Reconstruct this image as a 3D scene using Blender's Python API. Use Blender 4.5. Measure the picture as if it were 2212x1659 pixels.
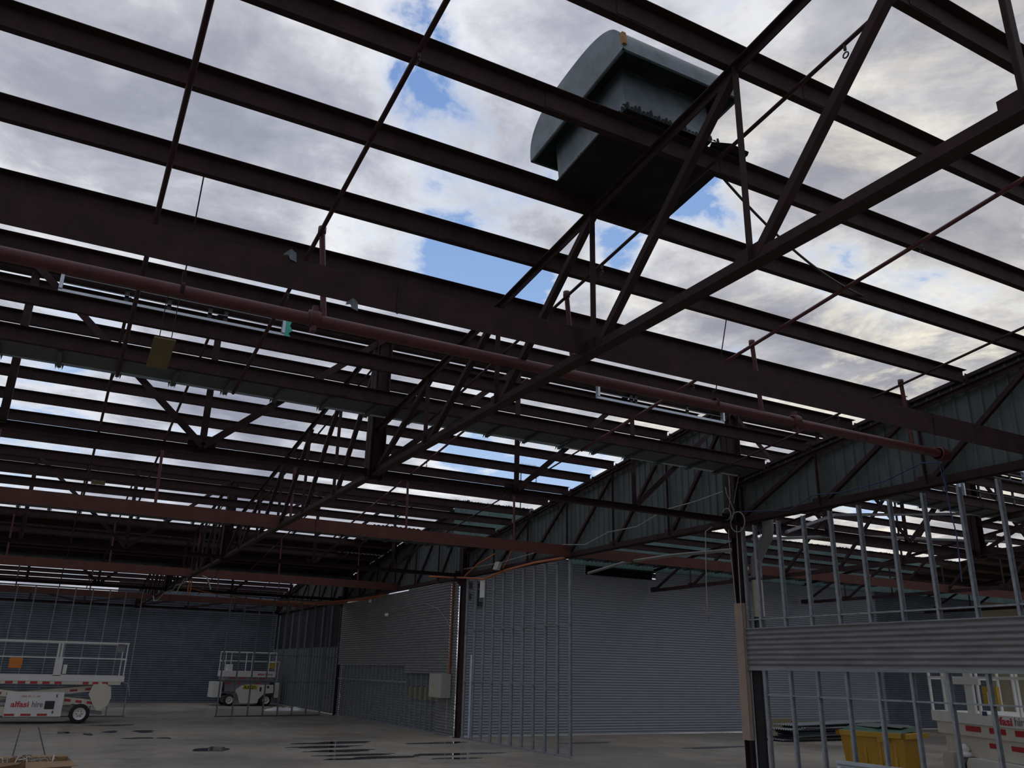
import bpy, math, random
from mathutils import Vector, Matrix
random.seed(7)
for o in list(bpy.data.objects): bpy.data.objects.remove(o)
scn = bpy.context.scene; col = scn.collection
V = Vector
# ---------------------------------------------------------------- camera
cam = bpy.data.cameras.new('camera'); cam.sensor_width = 36; cam.lens = 1783.9/2212*36
cam.clip_start = .05; cam.clip_end = 500
co = bpy.data.objects.new('camera', cam); col.objects.link(co)
RT = [[0.87854,0.17457,0.44462],[-0.47719,0.27948,0.83317],[0.02119,-0.94415,0.32884]]
M = Matrix([[RT[i][0], -RT[i][1], -RT[i][2], (0,0,1.7)[i]] for i in range(3)]+[[0,0,0,1]])
co.matrix_world = M; scn.camera = co
# ---------------------------------------------------------------- sky
scn.view_settings.view_transform='Standard'; scn.view_settings.look='None'
scn.view_settings.exposure=0.2; scn.view_settings.gamma=1
w = bpy.data.worlds.new('world'); scn.world = w; w.use_nodes=True
nt = w.node_tree; N = nt.nodes; L = nt.links; N.clear()
def nd(t,**k):
    n=N.new(t)
    for a,b in k.items(): setattr(n,a,b)
    return n
def mth(op,a,b=None,clamp=False):
    n=nd('ShaderNodeMath',operation=op,use_clamp=clamp)
    for i,v in enumerate((a,b)):
        if v is None: continue
        if isinstance(v,(int,float)): n.inputs[i].default_value=v
        else: L.new(v,n.inputs[i])
    return n.outputs[0]
def mixc(f,a,b):
    n=nd('ShaderNodeMix',data_type='RGBA')
    for i,v in ((0,f),(6,a),(7,b)):
        if isinstance(v,(int,float)): n.inputs[i].default_value=v
        elif isinstance(v,tuple): n.inputs[i].default_value=(*v,1)
        else: L.new(v,n.inputs[i])
    return n.outputs[2]
def ramp(f,*st):
    n=nd('ShaderNodeValToRGB'); r=n.color_ramp
    r.elements[0].position=st[0][0]; r.elements[1].position=st[-1][0]
    for s in st[1:-1]: r.elements.new(s[0])
    for e,s in zip(r.elements,st): e.color=(s[1],)*3+(1,) if isinstance(s[1],(int,float)) else (*s[1],1)
    L.new(f,n.inputs[0]); return n.outputs[0]
tc = nd('ShaderNodeTexCoord'); sp = nd('ShaderNodeSeparateXYZ'); L.new(tc.outputs['Generated'],sp.inputs[0])
zc = mth('MAXIMUM',sp.outputs[2],0.03); zc = mth('ADD',zc,0.10)
px_ = mth('DIVIDE',sp.outputs[0],zc); py_ = mth('DIVIDE',sp.outputs[1],zc)
cb = nd('ShaderNodeCombineXYZ'); L.new(px_,cb.inputs[0]); L.new(py_,cb.inputs[1])
def noise(vec,sc,det,rough=.55,dist=0,off=(0,0,0)):
    mp=nd('ShaderNodeMapping'); mp.inputs[1].default_value=off; L.new(vec,mp.inputs[0])
    n=nd('ShaderNodeTexNoise'); n.inputs['Scale'].default_value=sc; n.inputs['Detail'].default_value=det
    n.inputs['Roughness'].default_value=rough; n.inputs['Distortion'].default_value=dist
    L.new(mp.outputs[0],n.inputs[0]); return n.outputs[0]
def blob(cx,cy,cz,r):
    # soft patch of thinner cloud round a compass direction
    n=nd('ShaderNodeVectorMath',operation='DISTANCE'); nn=nd('ShaderNodeVectorMath',operation='NORMALIZE')
    L.new(tc.outputs['Generated'],nn.inputs[0]); L.new(nn.outputs[0],n.inputs[0])
    v=V((cx,cy,cz)).normalized(); n.inputs[1].default_value=v
    return mth('SUBTRACT',1.0,mth('DIVIDE',n.outputs['Value'],r),clamp=True)
n1 = noise(cb.outputs[0],1.5,10,.60,.35,(3.1,1.2,0))
n2 = noise(cb.outputs[0],3.8,9,.62,.4,(7.7,4.2,2))
n4 = noise(cb.outputs[0],2.6,6,.6,.2,(11.3,2.2,4))
n3 = noise(cb.outputs[0],.8,3,.5,0,(1.7,9.2,5))
cov = mth('ADD',mth('MULTIPLY',n1,.62),mth('MULTIPLY',n2,.38))
gaps = 0.0
BLUE = [((0.392,0.807,0.441),0.099,0.150),((0.435,0.793,0.427),0.066,0.120),((0.341,0.818,0.463),0.066,0.060),((0.279,0.725,0.630),0.077,0.110),((0.583,0.615,0.531),0.077,0.160),((0.562,0.639,0.525),0.066,0.100),((0.507,0.710,0.489),0.066,0.120),((0.428,0.717,0.550),0.066,0.120),((-0.058,0.964,0.259),0.198,0.053),((-0.023,0.960,0.280),0.132,0.033),((-0.082,0.951,0.297),0.110,0.026),((0.472,0.851,0.232),0.110,0.096),((0.529,0.816,0.233),0.110,0.096),((0.418,0.871,0.258),0.088,0.060),((0.254,0.914,0.317),0.066,0.033),((0.726,0.442,0.527),0.044,0.030),((0.779,0.597,0.191),0.110,0.084),((0.766,0.608,0.207),0.088,0.060),((-0.051,0.838,0.543),0.066,0.040),((0.120,0.910,0.398),0.088,0.033),((-0.050,0.984,0.170),0.264,0.046)]

acc=None
for d,r,s in BLUE:
    b=mth('MULTIPLY',blob(*d,r),s); acc=b if acc is None else mth('ADD',acc,b)
covb = mth('SUBTRACT',cov,acc)
mask = ramp(covb,(.345,0.0),(.385,.65),(.43,1.0))
shade = ramp(mth('ADD',mth('MULTIPLY',covb,.75),mth('MULTIPLY',n4,.25)),(.41,(.82,.83,.84)),(.445,(.66,.67,.70)),(.49,(.47,.48,.53)),(.545,(.34,.35,.41)),(.64,(.25,.26,.33)))
soft = ramp(n3,(.35,(.78,.80,.86)),(.65,(1.05,1.04,1.03)))
mul = nd('ShaderNodeMix',data_type='RGBA',blend_type='MULTIPLY'); mul.inputs[0].default_value=1
L.new(shade,mul.inputs[6]); L.new(soft,mul.inputs[7]); cloud=mul.outputs[2]
warm = blob(.86,.42,.27,.62)                      # where the sun sits behind the cloud
wt = nd('ShaderNodeMix',data_type='RGBA',blend_type='MULTIPLY'); L.new(mth('MULTIPLY',warm,1.0,True),wt.inputs[0]); L.new(cloud,wt.inputs[6]); wt.inputs[7].default_value=(1.12,1.05,.90,1); cloud=wt.outputs[2]
brk = ramp(noise(cb.outputs[0],2.3,9,.64,.5,(5.5,8.1,1)),(.50,0.0),(.62,1.0))
cloud = mixc(mth('MULTIPLY',mth('MULTIPLY',warm,brk),.9,True),cloud,(1.0,.93,.74))
grad = ramp(sp.outputs[2],(0.0,(.50,.62,.80)),(.35,(.27,.42,.70)),(.8,(.11,.21,.48)))
sky = mixc(mask,grad,cloud)
hor = ramp(sp.outputs[2],(-.02,0.0),(.02,1.0))
sky = mixc(hor,(.10,.10,.10),sky)
bg=nd('ShaderNodeBackground'); L.new(sky,bg.inputs[0]); bg.inputs[1].default_value=1.0
out=nd('ShaderNodeOutputWorld'); L.new(bg.outputs[0],out.inputs[0])
# ---------------------------------------------------------------- materials
def mat(name,c,rough=.6,metal=0,var=.25,vs=6,bump=0,c2=None,spec=.5,streak=None,coord='Object'):
    m=bpy.data.materials.new(name); m.use_nodes=True; t=m.node_tree; b=t.nodes['Principled BSDF']
    b.inputs['Roughness'].default_value=rough; b.inputs['Metallic'].default_value=metal
    b.inputs['Specular IOR Level'].default_value=spec
    tcn=t.nodes.new('ShaderNodeTexCoord'); nz=t.nodes.new('ShaderNodeTexNoise'); nz.inputs['Scale'].default_value=vs
    nz.inputs['Detail'].default_value=6; nz.inputs['Roughness'].default_value=.65
    src=tcn.outputs[coord]
    if streak:
        mp=t.nodes.new('ShaderNodeMapping'); mp.inputs[3].default_value=streak; t.links.new(src,mp.inputs[0]); src=mp.outputs[0]
    t.links.new(src,nz.inputs[0])
    r=t.nodes.new('ShaderNodeValToRGB'); r.color_ramp.elements[0].position=.32; r.color_ramp.elements[1].position=.68
    if c2 is None: c2=tuple(min(1,x*(1+var)) for x in c); c=tuple(x*(1-var) for x in c)
    r.color_ramp.elements[0].color=(*c,1); r.color_ramp.elements[1].color=(*c2,1)
    t.links.new(nz.outputs[0],r.inputs[0]); t.links.new(r.outputs[0],b.inputs['Base Color'])
    if bump:
        bp=t.nodes.new('ShaderNodeBump'); bp.inputs['Strength'].default_value=bump; bp.inputs['Distance'].default_value=.01
        t.links.new(nz.outputs[0],bp.inputs['Height']); t.links.new(bp.outputs[0],b.inputs['Normal'])
    return m
STEEL=mat('red_oxide_steel',(.0335,.0175,.0185),.7,var=.35,vs=5,bump=.2,spec=.22)
BRANCH=mat('dark_branch_pipe_paint',(.04,.013,.014),.6,var=.3,vs=8,spec=.3)
STEELB=mat('brown_oxide_steel',(0.0875,0.0308,0.0253),.7,c2=(.11,.048,.038),vs=4,spec=.25)
PIPE=mat('red_pipe_paint',(0.0820,0.0172,0.0190),.5,var=.25,vs=8)
GALV=mat('galvanised_steel',(0.2846,0.3051,0.3224),.45,.55,var=.22,vs=14)
ZINC=mat('weathered_zincalume',(0.2697,0.2787,0.2967),.42,.6,var=.18,vs=3,streak=(1,1,6))
ZINC2=mat('grey_corrugated_iron',(0.1944,0.1993,0.1944),.5,.35,var=.2,vs=2.5,streak=(1,1,5))
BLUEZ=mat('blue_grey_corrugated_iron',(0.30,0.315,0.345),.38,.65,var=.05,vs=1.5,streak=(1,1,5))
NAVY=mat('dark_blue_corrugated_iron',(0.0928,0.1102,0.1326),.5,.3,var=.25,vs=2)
CLAD=mat('grey_green_ribbed_sheet',(0.0777,0.0927,0.0897),.6,.1,var=.2,vs=3,streak=(3,3,.6))
GREEN=mat('pale_green_sheet',(0.0480,0.0840,0.0840),.5,0,c2=(.09,.17,.155),vs=1.6)
ROOFS=mat('old_roof_sheet_underside',(.11,.065,.055),.7,.1,c2=(.17,.11,.085),vs=2)
TEAL=mat('teal_plastic',(.05,.42,.33),.5)
ALU=mat('aluminium_frame',(0.4537,0.5115,0.5610),.35,.6,var=.1)
HOOD=mat('galvanised_vent_sheet',(0.1364,0.1674,0.1798),.5,.35,var=.3,vs=5)
BLACK=mat('black_bitumen',(.012,.012,.013),.9,var=.3)
RUST=mat('rust_stain',(.30,.17,.07),.8,var=.4,vs=20)
RUBBER=mat('black_rubber',(.012,.012,.013),.8)
WHITE=mat('white_machine_paint',(0.6250,0.6250,0.5846),.45,var=.07,vs=3)
CREAM=mat('cream_machine_paint',(0.5520,0.5290,0.4370),.5,var=.08,vs=3)
REDT=mat('red_reflective_tape',(.38,.02,.03),.4,var=.15)
REDL=mat('red_lettering',(.45,.03,.05),.5,var=.05)
GREYL=mat('grey_lettering',(.20,.20,.21),.5,var=.05)
BLK=mat('black_plastic',(.02,.02,.02),.5)
YEL=mat('yellow_bin_plastic',(0.4675,0.2550,0.0170),.45,var=.1,vs=2)
YELD=mat('yellow_sticker',(.50,.48,.03),.5,var=.1)
AMBER=mat('amber_document_box',(.42,.27,.03),.5,var=.2)
ORANGE=mat('orange_plastic',(.60,.18,.02),.5,var=.2)
DGREEN=mat('green_bin_lid',(.02,.09,.05),.45,var=.2)
CARD=mat('brown_cardboard',(0.2700,0.1710,0.0900),.85,var=.1,vs=3)
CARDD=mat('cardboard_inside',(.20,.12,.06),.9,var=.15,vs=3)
PLY=mat('hanging_board_ply',(0.1610,0.1260,0.0490),.8,var=.2,vs=5)
CREAMP=mat('cream_downpipe',(0.3640,0.3500,0.2660),.5,var=.1,vs=3)
DUCT=mat('grey_flexible_duct',(0.1680,0.1680,0.1610),.7,var=.1)
CABW=mat('grey_cable',(0.2850,0.2775,0.2625),.6,var=.15)
CABO=mat('orange_cable',(.42,.13,.05),.6,var=.2)
CABB=mat('blue_cable',(.03,.05,.13),.6)
COPPER=mat('copper_conduit',(.26,.10,.05),.5,.2,var=.2)
PINK=mat('peeling_pink_plaster',(0.2940,0.2100,0.1750),.9,c2=(.36,.27,.21),vs=4)
BOXC=mat('cream_switchboard',(0.3450,0.3450,0.3000),.5,var=.08)
TIMBER=mat('yellow_timber_panel',(.20,.17,.09),.8,var=.1)
BLOCK=mat('beige_blockwork',(0.2660,0.2310,0.1540),.85,var=.12,vs=2)
WATER=mat('standing_water',(.012,.013,.014),.06,var=.2,spec=.8)
BAGW=mat('white_plastic_bag',(.75,.75,.74),.5,var=.05)
LAMP=mat('white_bulb_housing',(.75,.75,.70),.3,var=.03)

def floor_mat():
    m=bpy.data.materials.new('damp_concrete'); m.use_nodes=True; t=m.node_tree; b=t.nodes['Principled BSDF']
    g=t.nodes.new('ShaderNodeNewGeometry')
    def nz(s,d,r=.6):
        n=t.nodes.new('ShaderNodeTexNoise'); n.inputs['Scale'].default_value=s; n.inputs['Detail'].default_value=d; n.inputs['Roughness'].default_value=r
        t.links.new(g.outputs['Position'],n.inputs[0]); return n.outputs[0]
    def rp(f,a,b_,ca,cb_):
        r=t.nodes.new('ShaderNodeValToRGB'); r.color_ramp.elements[0].position=a; r.color_ramp.elements[1].position=b_
        r.color_ramp.elements[0].color=ca; r.color_ramp.elements[1].color=cb_; t.links.new(f,r.inputs[0]); return r.outputs[0]
    a=rp(nz(.35,6),.38,.62,(.215,.195,.160,1),(.30,.275,.225,1))
    c=rp(nz(3.0,8,.7),.3,.7,(.75,.75,.75,1),(1.15,1.15,1.15,1))
    mx=t.nodes.new('ShaderNodeMix'); mx.data_type='RGBA'; mx.blend_type='MULTIPLY'; mx.inputs[0].default_value=1
    t.links.new(a,mx.inputs[6]); t.links.new(c,mx.inputs[7]); t.links.new(mx.outputs[2],b.inputs['Base Color'])
    ro=rp(nz(.22,4),.42,.60,(.28,)*3+(1,),(.75,)*3+(1,)); t.links.new(ro,b.inputs['Roughness'])
    bp=t.nodes.new('ShaderNodeBump'); bp.inputs['Strength'].default_value=.15; bp.inputs['Distance'].default_value=.01
    t.links.new(nz(12,5),bp.inputs['Height']); t.links.new(bp.outputs[0],b.inputs['Normal'])
    return m
CONC=floor_mat()

# ---------------------------------------------------------------- mesh helpers
class MB:
    def __init__(s): s.v=[]; s.f=[]; s.sm=[]
    def add(s,vs,fs,smooth=False):
        o=len(s.v); s.v+=[tuple(v) for v in vs]; s.f+=[tuple(i+o for i in f) for f in fs]; s.sm+=[smooth]*len(fs); return s
    def box(s,a,b):
        x0,y0,z0=a; x1,y1,z1=b
        return s.add([(x0,y0,z0),(x1,y0,z0),(x1,y1,z0),(x0,y1,z0),(x0,y0,z1),(x1,y0,z1),(x1,y1,z1),(x0,y1,z1)],
          [(0,3,2,1),(4,5,6,7),(0,1,5,4),(1,2,6,5),(2,3,7,6),(3,0,4,7)])
    def prism(s,prof,p0,p1,up=(0,0,1),smooth=False,cap=True):
        # extrude a closed 2d profile [(u,v)] from p0 to p1; v follows `up`
        p0,p1=V(p0),V(p1); d=(p1-p0).normalized(); up=V(up)
        if abs(d.dot(up))>.98: up=V((0,1,0)) if abs(d.y)<.9 else V((1,0,0))
        u=d.cross(up).normalized(); v=u.cross(d).normalized(); n=len(prof)
        vs=[p0+u*a+v*b for a,b in prof]+[p1+u*a+v*b for a,b in prof]
        fs=[(i,(i+1)%n,n+(i+1)%n,n+i) for i in range(n)]
        s.add(vs,fs,smooth)
        if cap: s.add(vs,[tuple(range(n))[::-1],tuple(range(n,2*n))])
        return s
    def bar(s,p0,p1,w,h=None,up=(0,0,1)):
        h=h or w; return s.prism([(-w/2,-h/2),(w/2,-h/2),(w/2,h/2),(-w/2,h/2)],p0,p1,up)
    def ang(s,p0,p1,a,t=.008,up=(0,0,1)):
        return s.prism([(-a/2,-a/2),(a/2,-a/2),(a/2,-a/2+t),(-a/2+t,-a/2+t),(-a/2+t,a/2),(-a/2,a/2)],p0,p1,up)
    def chan(s,p0,p1,w,h,t=.006,up=(0,0,1)):   # open to +u
        return s.prism([(-w/2,-h/2),(w/2,-h/2),(w/2,-h/2+t),(-w/2+t,-h/2+t),(-w/2+t,h/2-t),(w/2,h/2-t),(w/2,h/2),(-w/2,h/2)],p0,p1,up)
    def tee(s,p0,p1,w,h,t=.012,flip=False,up=(0,0,1)):
        g=-1 if flip else 1; pr=[(-w/2,0),(w/2,0),(w/2,t*g),(t/2,t*g),(t/2,h*g),(-t/2,h*g),(-t/2,t*g),(-w/2,t*g)]
        if flip: pr=pr[::-1]
        return s.prism(pr,p0,p1,up)
    def tube(s,pts,r,n=8,closed=False):
        pts=[V(p) for p in pts]; rings=[]; m=len(pts)
        rr=r if isinstance(r,(list,tuple)) else [r]*m
        pu=None
        for i,p in enumerate(pts):
            d=(pts[min(i+1,m-1)]-pts[max(i-1,0)]).normalized() if not closed else (pts[(i+1)%m]-pts[i-1]).normalized()
            if pu is None:
                up=V((0,0,1)) if abs(d.z)<.9 else V((1,0,0)); u=d.cross(up).normalized()
            else: u=(pu-d*pu.dot(d)).normalized()
            pu=u; v=d.cross(u)
            rings.append([p+(u*math.cos(6.2832*k/n)+v*math.sin(6.2832*k/n))*rr[i] for k in range(n)])
        vs=[q for r_ in rings for q in r_]; fs=[]
        for i in range(m if closed else m-1):
            j=(i+1)%m
            fs+=[(i*n+k,i*n+(k+1)%n,j*n+(k+1)%n,j*n+k) for k in range(n)]
        s.add(vs,fs,True)
        if not closed: s.add(rings[0]+rings[-1],[tuple(range(n))[::-1],tuple(range(n,2*n))])
        return s
    def lathe(s,c,axis,prof,n=24):
        # prof: [(radius, distance along axis)]
        c=V(c); a=V(axis).normalized(); u=a.cross(V((0,0,1)) if abs(a.z)<.9 else V((1,0,0))).normalized(); v=a.cross(u)
        vs=[c+a*h+(u*math.cos(6.2832*k/n)+v*math.sin(6.2832*k/n))*r for r,h in prof for k in range(n)]
        fs=[(i*n+k,i*n+(k+1)%n,(i+1)*n+(k+1)%n,(i+1)*n+k) for i in range(len(prof)-1) for k in range(n)]
        s.add(vs,fs,True); return s
    def sheet(s,wave,p,d,length,nrm,thick=0):
        # wave: [(along e, offset)], extruded along d; e given in wave as vector
        pass
    def build(s,name,m,parent=None,loc=None):
        me=bpy.data.meshes.new(name); me.from_pydata(s.v,[],s.f); me.materials.append(m)
        me.polygons.foreach_set('use_smooth',s.sm); me.update()
        o=bpy.data.objects.new(name,me); col.objects.link(o)
        if parent: o.parent=parent
        if loc: o.location=loc
        return o
def tag(o,label=None,cat=None,group=None,kind=None):
    if label: o['label']=label
    if cat: o['category']=cat
    if group: o['group']=group
    if kind: o['kind']=kind
    return o
def empty(name,loc,rz=0):
    o=bpy.data.objects.new(name,None); o.empty_display_size=.1; col.objects.link(o); o.location=loc; o.rotation_euler=(0,0,rz); return o
def corr(e0,e1,f0,f1,e,f,nrm,org,pitch=.0765,amp=.008,seg=6,trim=False,jag=0):
    """wavy sheet: waves run along direction e from e0 to e1, straight along f; returns MB (closed thin sheet)"""
    mb=MB(); e,f,nrm,org=V(e),V(f),V(nrm),V(org); pts=[]
    if trim:
        x=e0
        while x<e1-1e-6:
            for dx,h in ((0,0),(.14,0),(.15,amp),(.18,amp),(.19,0)):
                if x+dx<=e1: pts.append((x+dx,h))
            x+=.19
        pts.append((e1,0))
    else:
        n=max(2,int((e1-e0)/pitch*seg)); pts=[(e0+(e1-e0)*i/n, amp*math.cos(6.2832*(e1-e0)*i/n/pitch)) for i in range(n+1)]
    vs=[]; nn=len(pts)
    for t in (0,.0012):
        for ff in (f0,f1):
            vs+=[org+e*a+f*(ff+(random.uniform(-jag,jag) if jag and ff==f1 else 0))+nrm*(h-t) for a,h in pts]
    fs=[(i,i+1,nn+i+1,nn+i) for i in range(nn-1)]+[(2*nn+i,3*nn+i,3*nn+i+1,2*nn+i+1) for i in range(nn-1)]
    mb.add(vs,fs,not trim); return mb
def text(s,size,m,parent,origin,right,up,name='lettering',bold=.0,ext=.002,width=None):
    cu=bpy.data.curves.new(name,'FONT'); cu.body=s; cu.size=size; cu.extrude=ext; cu.offset=bold
    to=bpy.data.objects.new('tmp',cu); col.objects.link(to)
    bpy.context.view_layer.update()
    me=bpy.data.meshes.new_from_object(to.evaluated_get(bpy.context.evaluated_depsgraph_get()))
    bpy.data.objects.remove(to); me.name=name; me.materials.clear(); me.materials.append(m)
    o=bpy.data.objects.new(name,me); col.objects.link(o); r=V(right).normalized(); u=V(up).normalized(); n=r.cross(u)
    mt=Matrix(((r.x,u.x,n.x,origin[0]),(r.y,u.y,n.y,origin[1]),(r.z,u.z,n.z,origin[2]),(0,0,0,1)))
    if width:
        xs=[v.co.x for v in me.vertices]; k_=width/(max(xs)-min(xs)); me.transform(Matrix.Diagonal((k_,1,1,1)))
    me.transform(mt); o.parent=parent; return o
ORD=['first','second','third','fourth','fifth','sixth','seventh','eighth','ninth','tenth','eleventh','twelfth','thirteenth','fourteenth','fifteenth','sixteenth']
BAY=['nearest','second','third','farthest']

# ---------------------------------------------------------------- building lines
XC=10.2; Z0=4.87; S=.127; ZB=4.2
CY=[-.1,10.74,21.74,32.74,43.74]
def zr(k,Y): return Z0+S*(CY[k+1]-Y)+(.02 if k else 0)
NODES=[[10.74,8.90,7.06,5.31,3.50,1.70,-.1]]+[[CY[k+1]-(CY[k+1]-CY[k])*j/6 for j in range(7)] for k in (1,2,3)]
# floor
fl=MB(); fl.box((-14,-8,-.2),(44,60,0)).build('floor',CONC); tag(bpy.data.objects['floor'],kind='structure')

# purlins: a Z section each, one line per bay
PY=[[9.95-.91*j for j in range(11)],[20.70-.915*j for j in range(11)],[31.72-.915*j for j in range(11)],[42.7-.915*j for j in range(11)]]
PY[0]=[9.95,9.04,8.13,7.22,6.31,5.40,4.49,3.57,2.65,1.74,.83]
def purlin_profile():
    h,fw,t=.165,.062,.006
    # u axis is -Y when running +X (d x up), so +u = towards camera
    return [(-fw,0),(0,0),(0,h-t),(fw,h-t),(fw,h),(-t,h),(-t,t),(-fw,t)]
for k in range(4):
    for j,y in enumerate(PY[k]):
        z=zr(k,y)+.005; yw=y-.062
        for side,(xa,xb) in enumerate(((-9.7,10.12),(10.32,44 if k else 27.5))):
            if side and k==3: continue
            mb=MB(); mb.prism(purlin_profile(),(xa,yw,z),(xb,yw,z))
            # lap splice plates near the trusses
            for xs in ((-3.9,-2.2,2.75,4.45) if not side else (16.1,17.7,22.8)):
                mb.box((xs-.16,yw-.004,z+.01),(xs+.16,yw-.001,z+.15))
            nm='hall' if not side else 'side room'
            tag(mb.build('roof_purlin',STEEL),f'red steel purlin, {ORD[j]} up from the gutter, {BAY[k]} bay of the {nm}','purlin',f'purlins of the {BAY[k]} bay over the {nm}')
for k in (1,2,3):
    for side,(xa,xb) in enumerate(((-9.7,10.1),(10.32,44))):
        if side and k==3: continue
        z=zr(k,CY[k]+.1)
        mb=MB(); mb.chan((xa,CY[k]+.14,z-.02),(xb,CY[k]+.14,z-.02),.06,.18)
        tag(mb.build('ridge_purlin',STEEL),f'red channel topping the sawtooth step of the {BAY[k]} bay, {"hall" if not side else "side room"}','ridge beam')

# lattice trusses running away from the camera
def t_truss(X,k,label,wide=.11,skip_near=False):
    t=empty('roof_truss',(X,NODES[k][0],ZB)); tag(t,label,'roof truss')
    ox,oy,oz=X,NODES[k][0],ZB
    def loc(y,z,dx=0): return (dx,y-oy,z-oz)
    nod=NODES[k]; top=[zr(k,y)-.035 for y in nod]; bot=ZB+.05
    b=MB(); b.tee(loc(nod[0],ZB),loc(nod[-1],ZB),wide,.10,.014); b.build('bottom_chord',STEEL,t)
    b=MB(); b.tee(loc(nod[0],top[0]+.03),loc(nod[-1],top[-1]+.03),.09,.075,.012,flip=True); b.build('top_chord',STEEL,t)
    for j,y in enumerate(nod):
        if j==0: continue
        b=MB(); b.ang(loc(y,bot-.02,-.02),loc(y,top[j]+.0,-.02),.052); b.build('vertical_strut',STEEL,t)
    for j in range(6):
        b=MB(); b.ang(loc(nod[j]-.03,bot+.0,.022),loc(nod[j+1]+.03,top[j+1],.022),.062,up=(1,0,0)); b.build('diagonal_brace',STEEL,t)
    for j,y in enumerate(nod[:-1]):
        b=MB(); b.box(loc(y-.13,ZB+.012,-.006),loc(y+.13,ZB+.15,.006)); b.build('gusset_plate',STEEL,t)
    for y in PY[k]:
        if y>CY[k]+.3:
            b=MB(); yy=y-.062; z=zr(k,yy); b.box(loc(yy+.002,z-.01,-.035),loc(yy+.008,z+.14,.035)); b.build('purlin_cleat',STEEL,t)
    return t
WH={3.6:'along the middle of the hall',-3.05:'along the left edge of the hall',-9.7:'on the far left side of the hall'}
for X in (3.6,-3.05):
    for k in range(4): t_truss(X,k,f'red lattice roof truss {WH[X]} in the {BAY[k]} bay')
for X,nm in ((16.9,'in the side room, first one beyond the cladded gable'),(23.6,'in the side room, second one beyond the cladded gable')):
    for k in range(2): t_truss(X,k,f'red lattice roof truss {nm}, {BAY[k]} bay')
t_truss(30.3,1,'red lattice roof truss in the side room, third one beyond the cladded gable')
for k in range(4):
    t_truss(XC,k,f'red lattice truss against the grey-green gable sheeting, {BAY[k]} bay',.09)
    # ribbed gable sheeting behind it
    y0,y1=CY[k]+.02,CY[k+1]+.015
    mb=MB(); n=int((y1-y0)/.19); vs=[];pts=[]
    for i in range(n+1):
        yb=y0+i*.19
        for dx,h in ((0,0),(.135,0),(.148,.026),(.175,.026),(.188,0)):
            if yb+dx<=y1: pts.append((yb+dx,h))
    for t_ in (0,.0015):
        for top in (0,1):
            vs+=[(10.30-h+t_, y, (zr(k,y)+.12 if top else ZB-.02)) for y,h in pts]
    nn=len(pts)
    fs=[(i,nn+i,nn+i+1,i+1) for i in range(nn-1)]+[(2*nn+i,2*nn+i+1,3*nn+i+1,3*nn+i) for i in range(nn-1)]
    mb.add(vs,fs); g=empty('gable_cladding',(0,0,0)); tag(g,f'grey-green ribbed sheeting filling the gable truss of the {BAY[k]} bay','wall cladding')
    mb.build('ribbed_sheet',CLAD,g)
    mb=MB(); mb.bar((10.26,y0,zr(k,y0)+.12),(10.26,y1,zr(k,y1)+.12),.07,.05); mb.build('capping',STEEL,g)
    mb=MB(); mb.bar((10.275,y0,ZB+.0),(10.275,y1,ZB+.0),.04,.04); mb.build('bottom_flashing',STEEL,g)

# cross trusses under each sawtooth step
def p_truss(k):
    Y=CY[k] if k<4 else 43.6; zt=zr(k,Y)-.04 if k<4 else 4.72
    t=empty('cross_truss',(0,Y,ZB)); tag(t,f'red cross truss carrying the sawtooth step between the {BAY[k-1]} and {BAY[k]} bays' if k<4 else 'dark red low truss along the dark blue back wall','roof truss')
    def q(x,z,dy=0): return (x,dy,z-ZB)
    b=MB(); b.chan(q(-9.7,ZB+.04),q(26 if k<2 else 10.2,ZB+.04),.08,.10); b.build('bottom_chord',STEEL,t)
    b=MB(); b.ang(q(-9.7,zt),q(26 if k<2 else 10.2,zt),.09); b.build('top_chord',STEEL,t)
    hw=[-9.7,-3.05,3.6,XC]+([16.9,23.6] if k<2 else [])
    for X in hw:
        s=.11
        b=MB(); b.box(q(X-s,ZB-.05,-s),q(X-s+.012,zt+.1,s)); b.box(q(X+s-.012,ZB-.05,-s),q(X+s,zt+.1,s)); b.box(q(X-s,ZB-.05,-.006),q(X+s,zt+.1,.006))
        b.build('main_post',STEEL,t)
    xs=[-3.05-2*2.22,-3.05-2.22,-.85,1.33,5.84,8.02]+([12.42,14.65,19.1,21.35] if k<2 else [])
    for X in xs:
        b=MB(); b.ang(q(X,ZB+.05,.03),q(X,zt,.03),.085); b.build('vertical_strut',STEEL,t)
    dg=[(1.33,-.85),(1.33,3.6),(-5.3,-3.05),(-5.3,-7.5),(3.6,5.84),(5.84,8.02),(8.02,XC)]
    if k<2: dg+=[(12.42,XC),(14.65,12.42),(14.65,16.9),(19.1,16.9),(19.1,21.35),(21.35,23.6)]
    for a,c in dg:
        b=MB(); b.ang(q(a,ZB+.08,-.035),q(c,zt-.03,-.035),.085,up=(0,1,0)); b.build('diagonal_brace',STEEL,t)
    for X in (1.33,5.84,XC-.1):
        b=MB(); b.box(q(X-.17,ZB+.0,.045),q(X+.17,ZB+.17,.052)); b.build('gusset_plate',STEEL,t)
for k in (1,2,3): p_truss(k)
p_truss(4)

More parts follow.
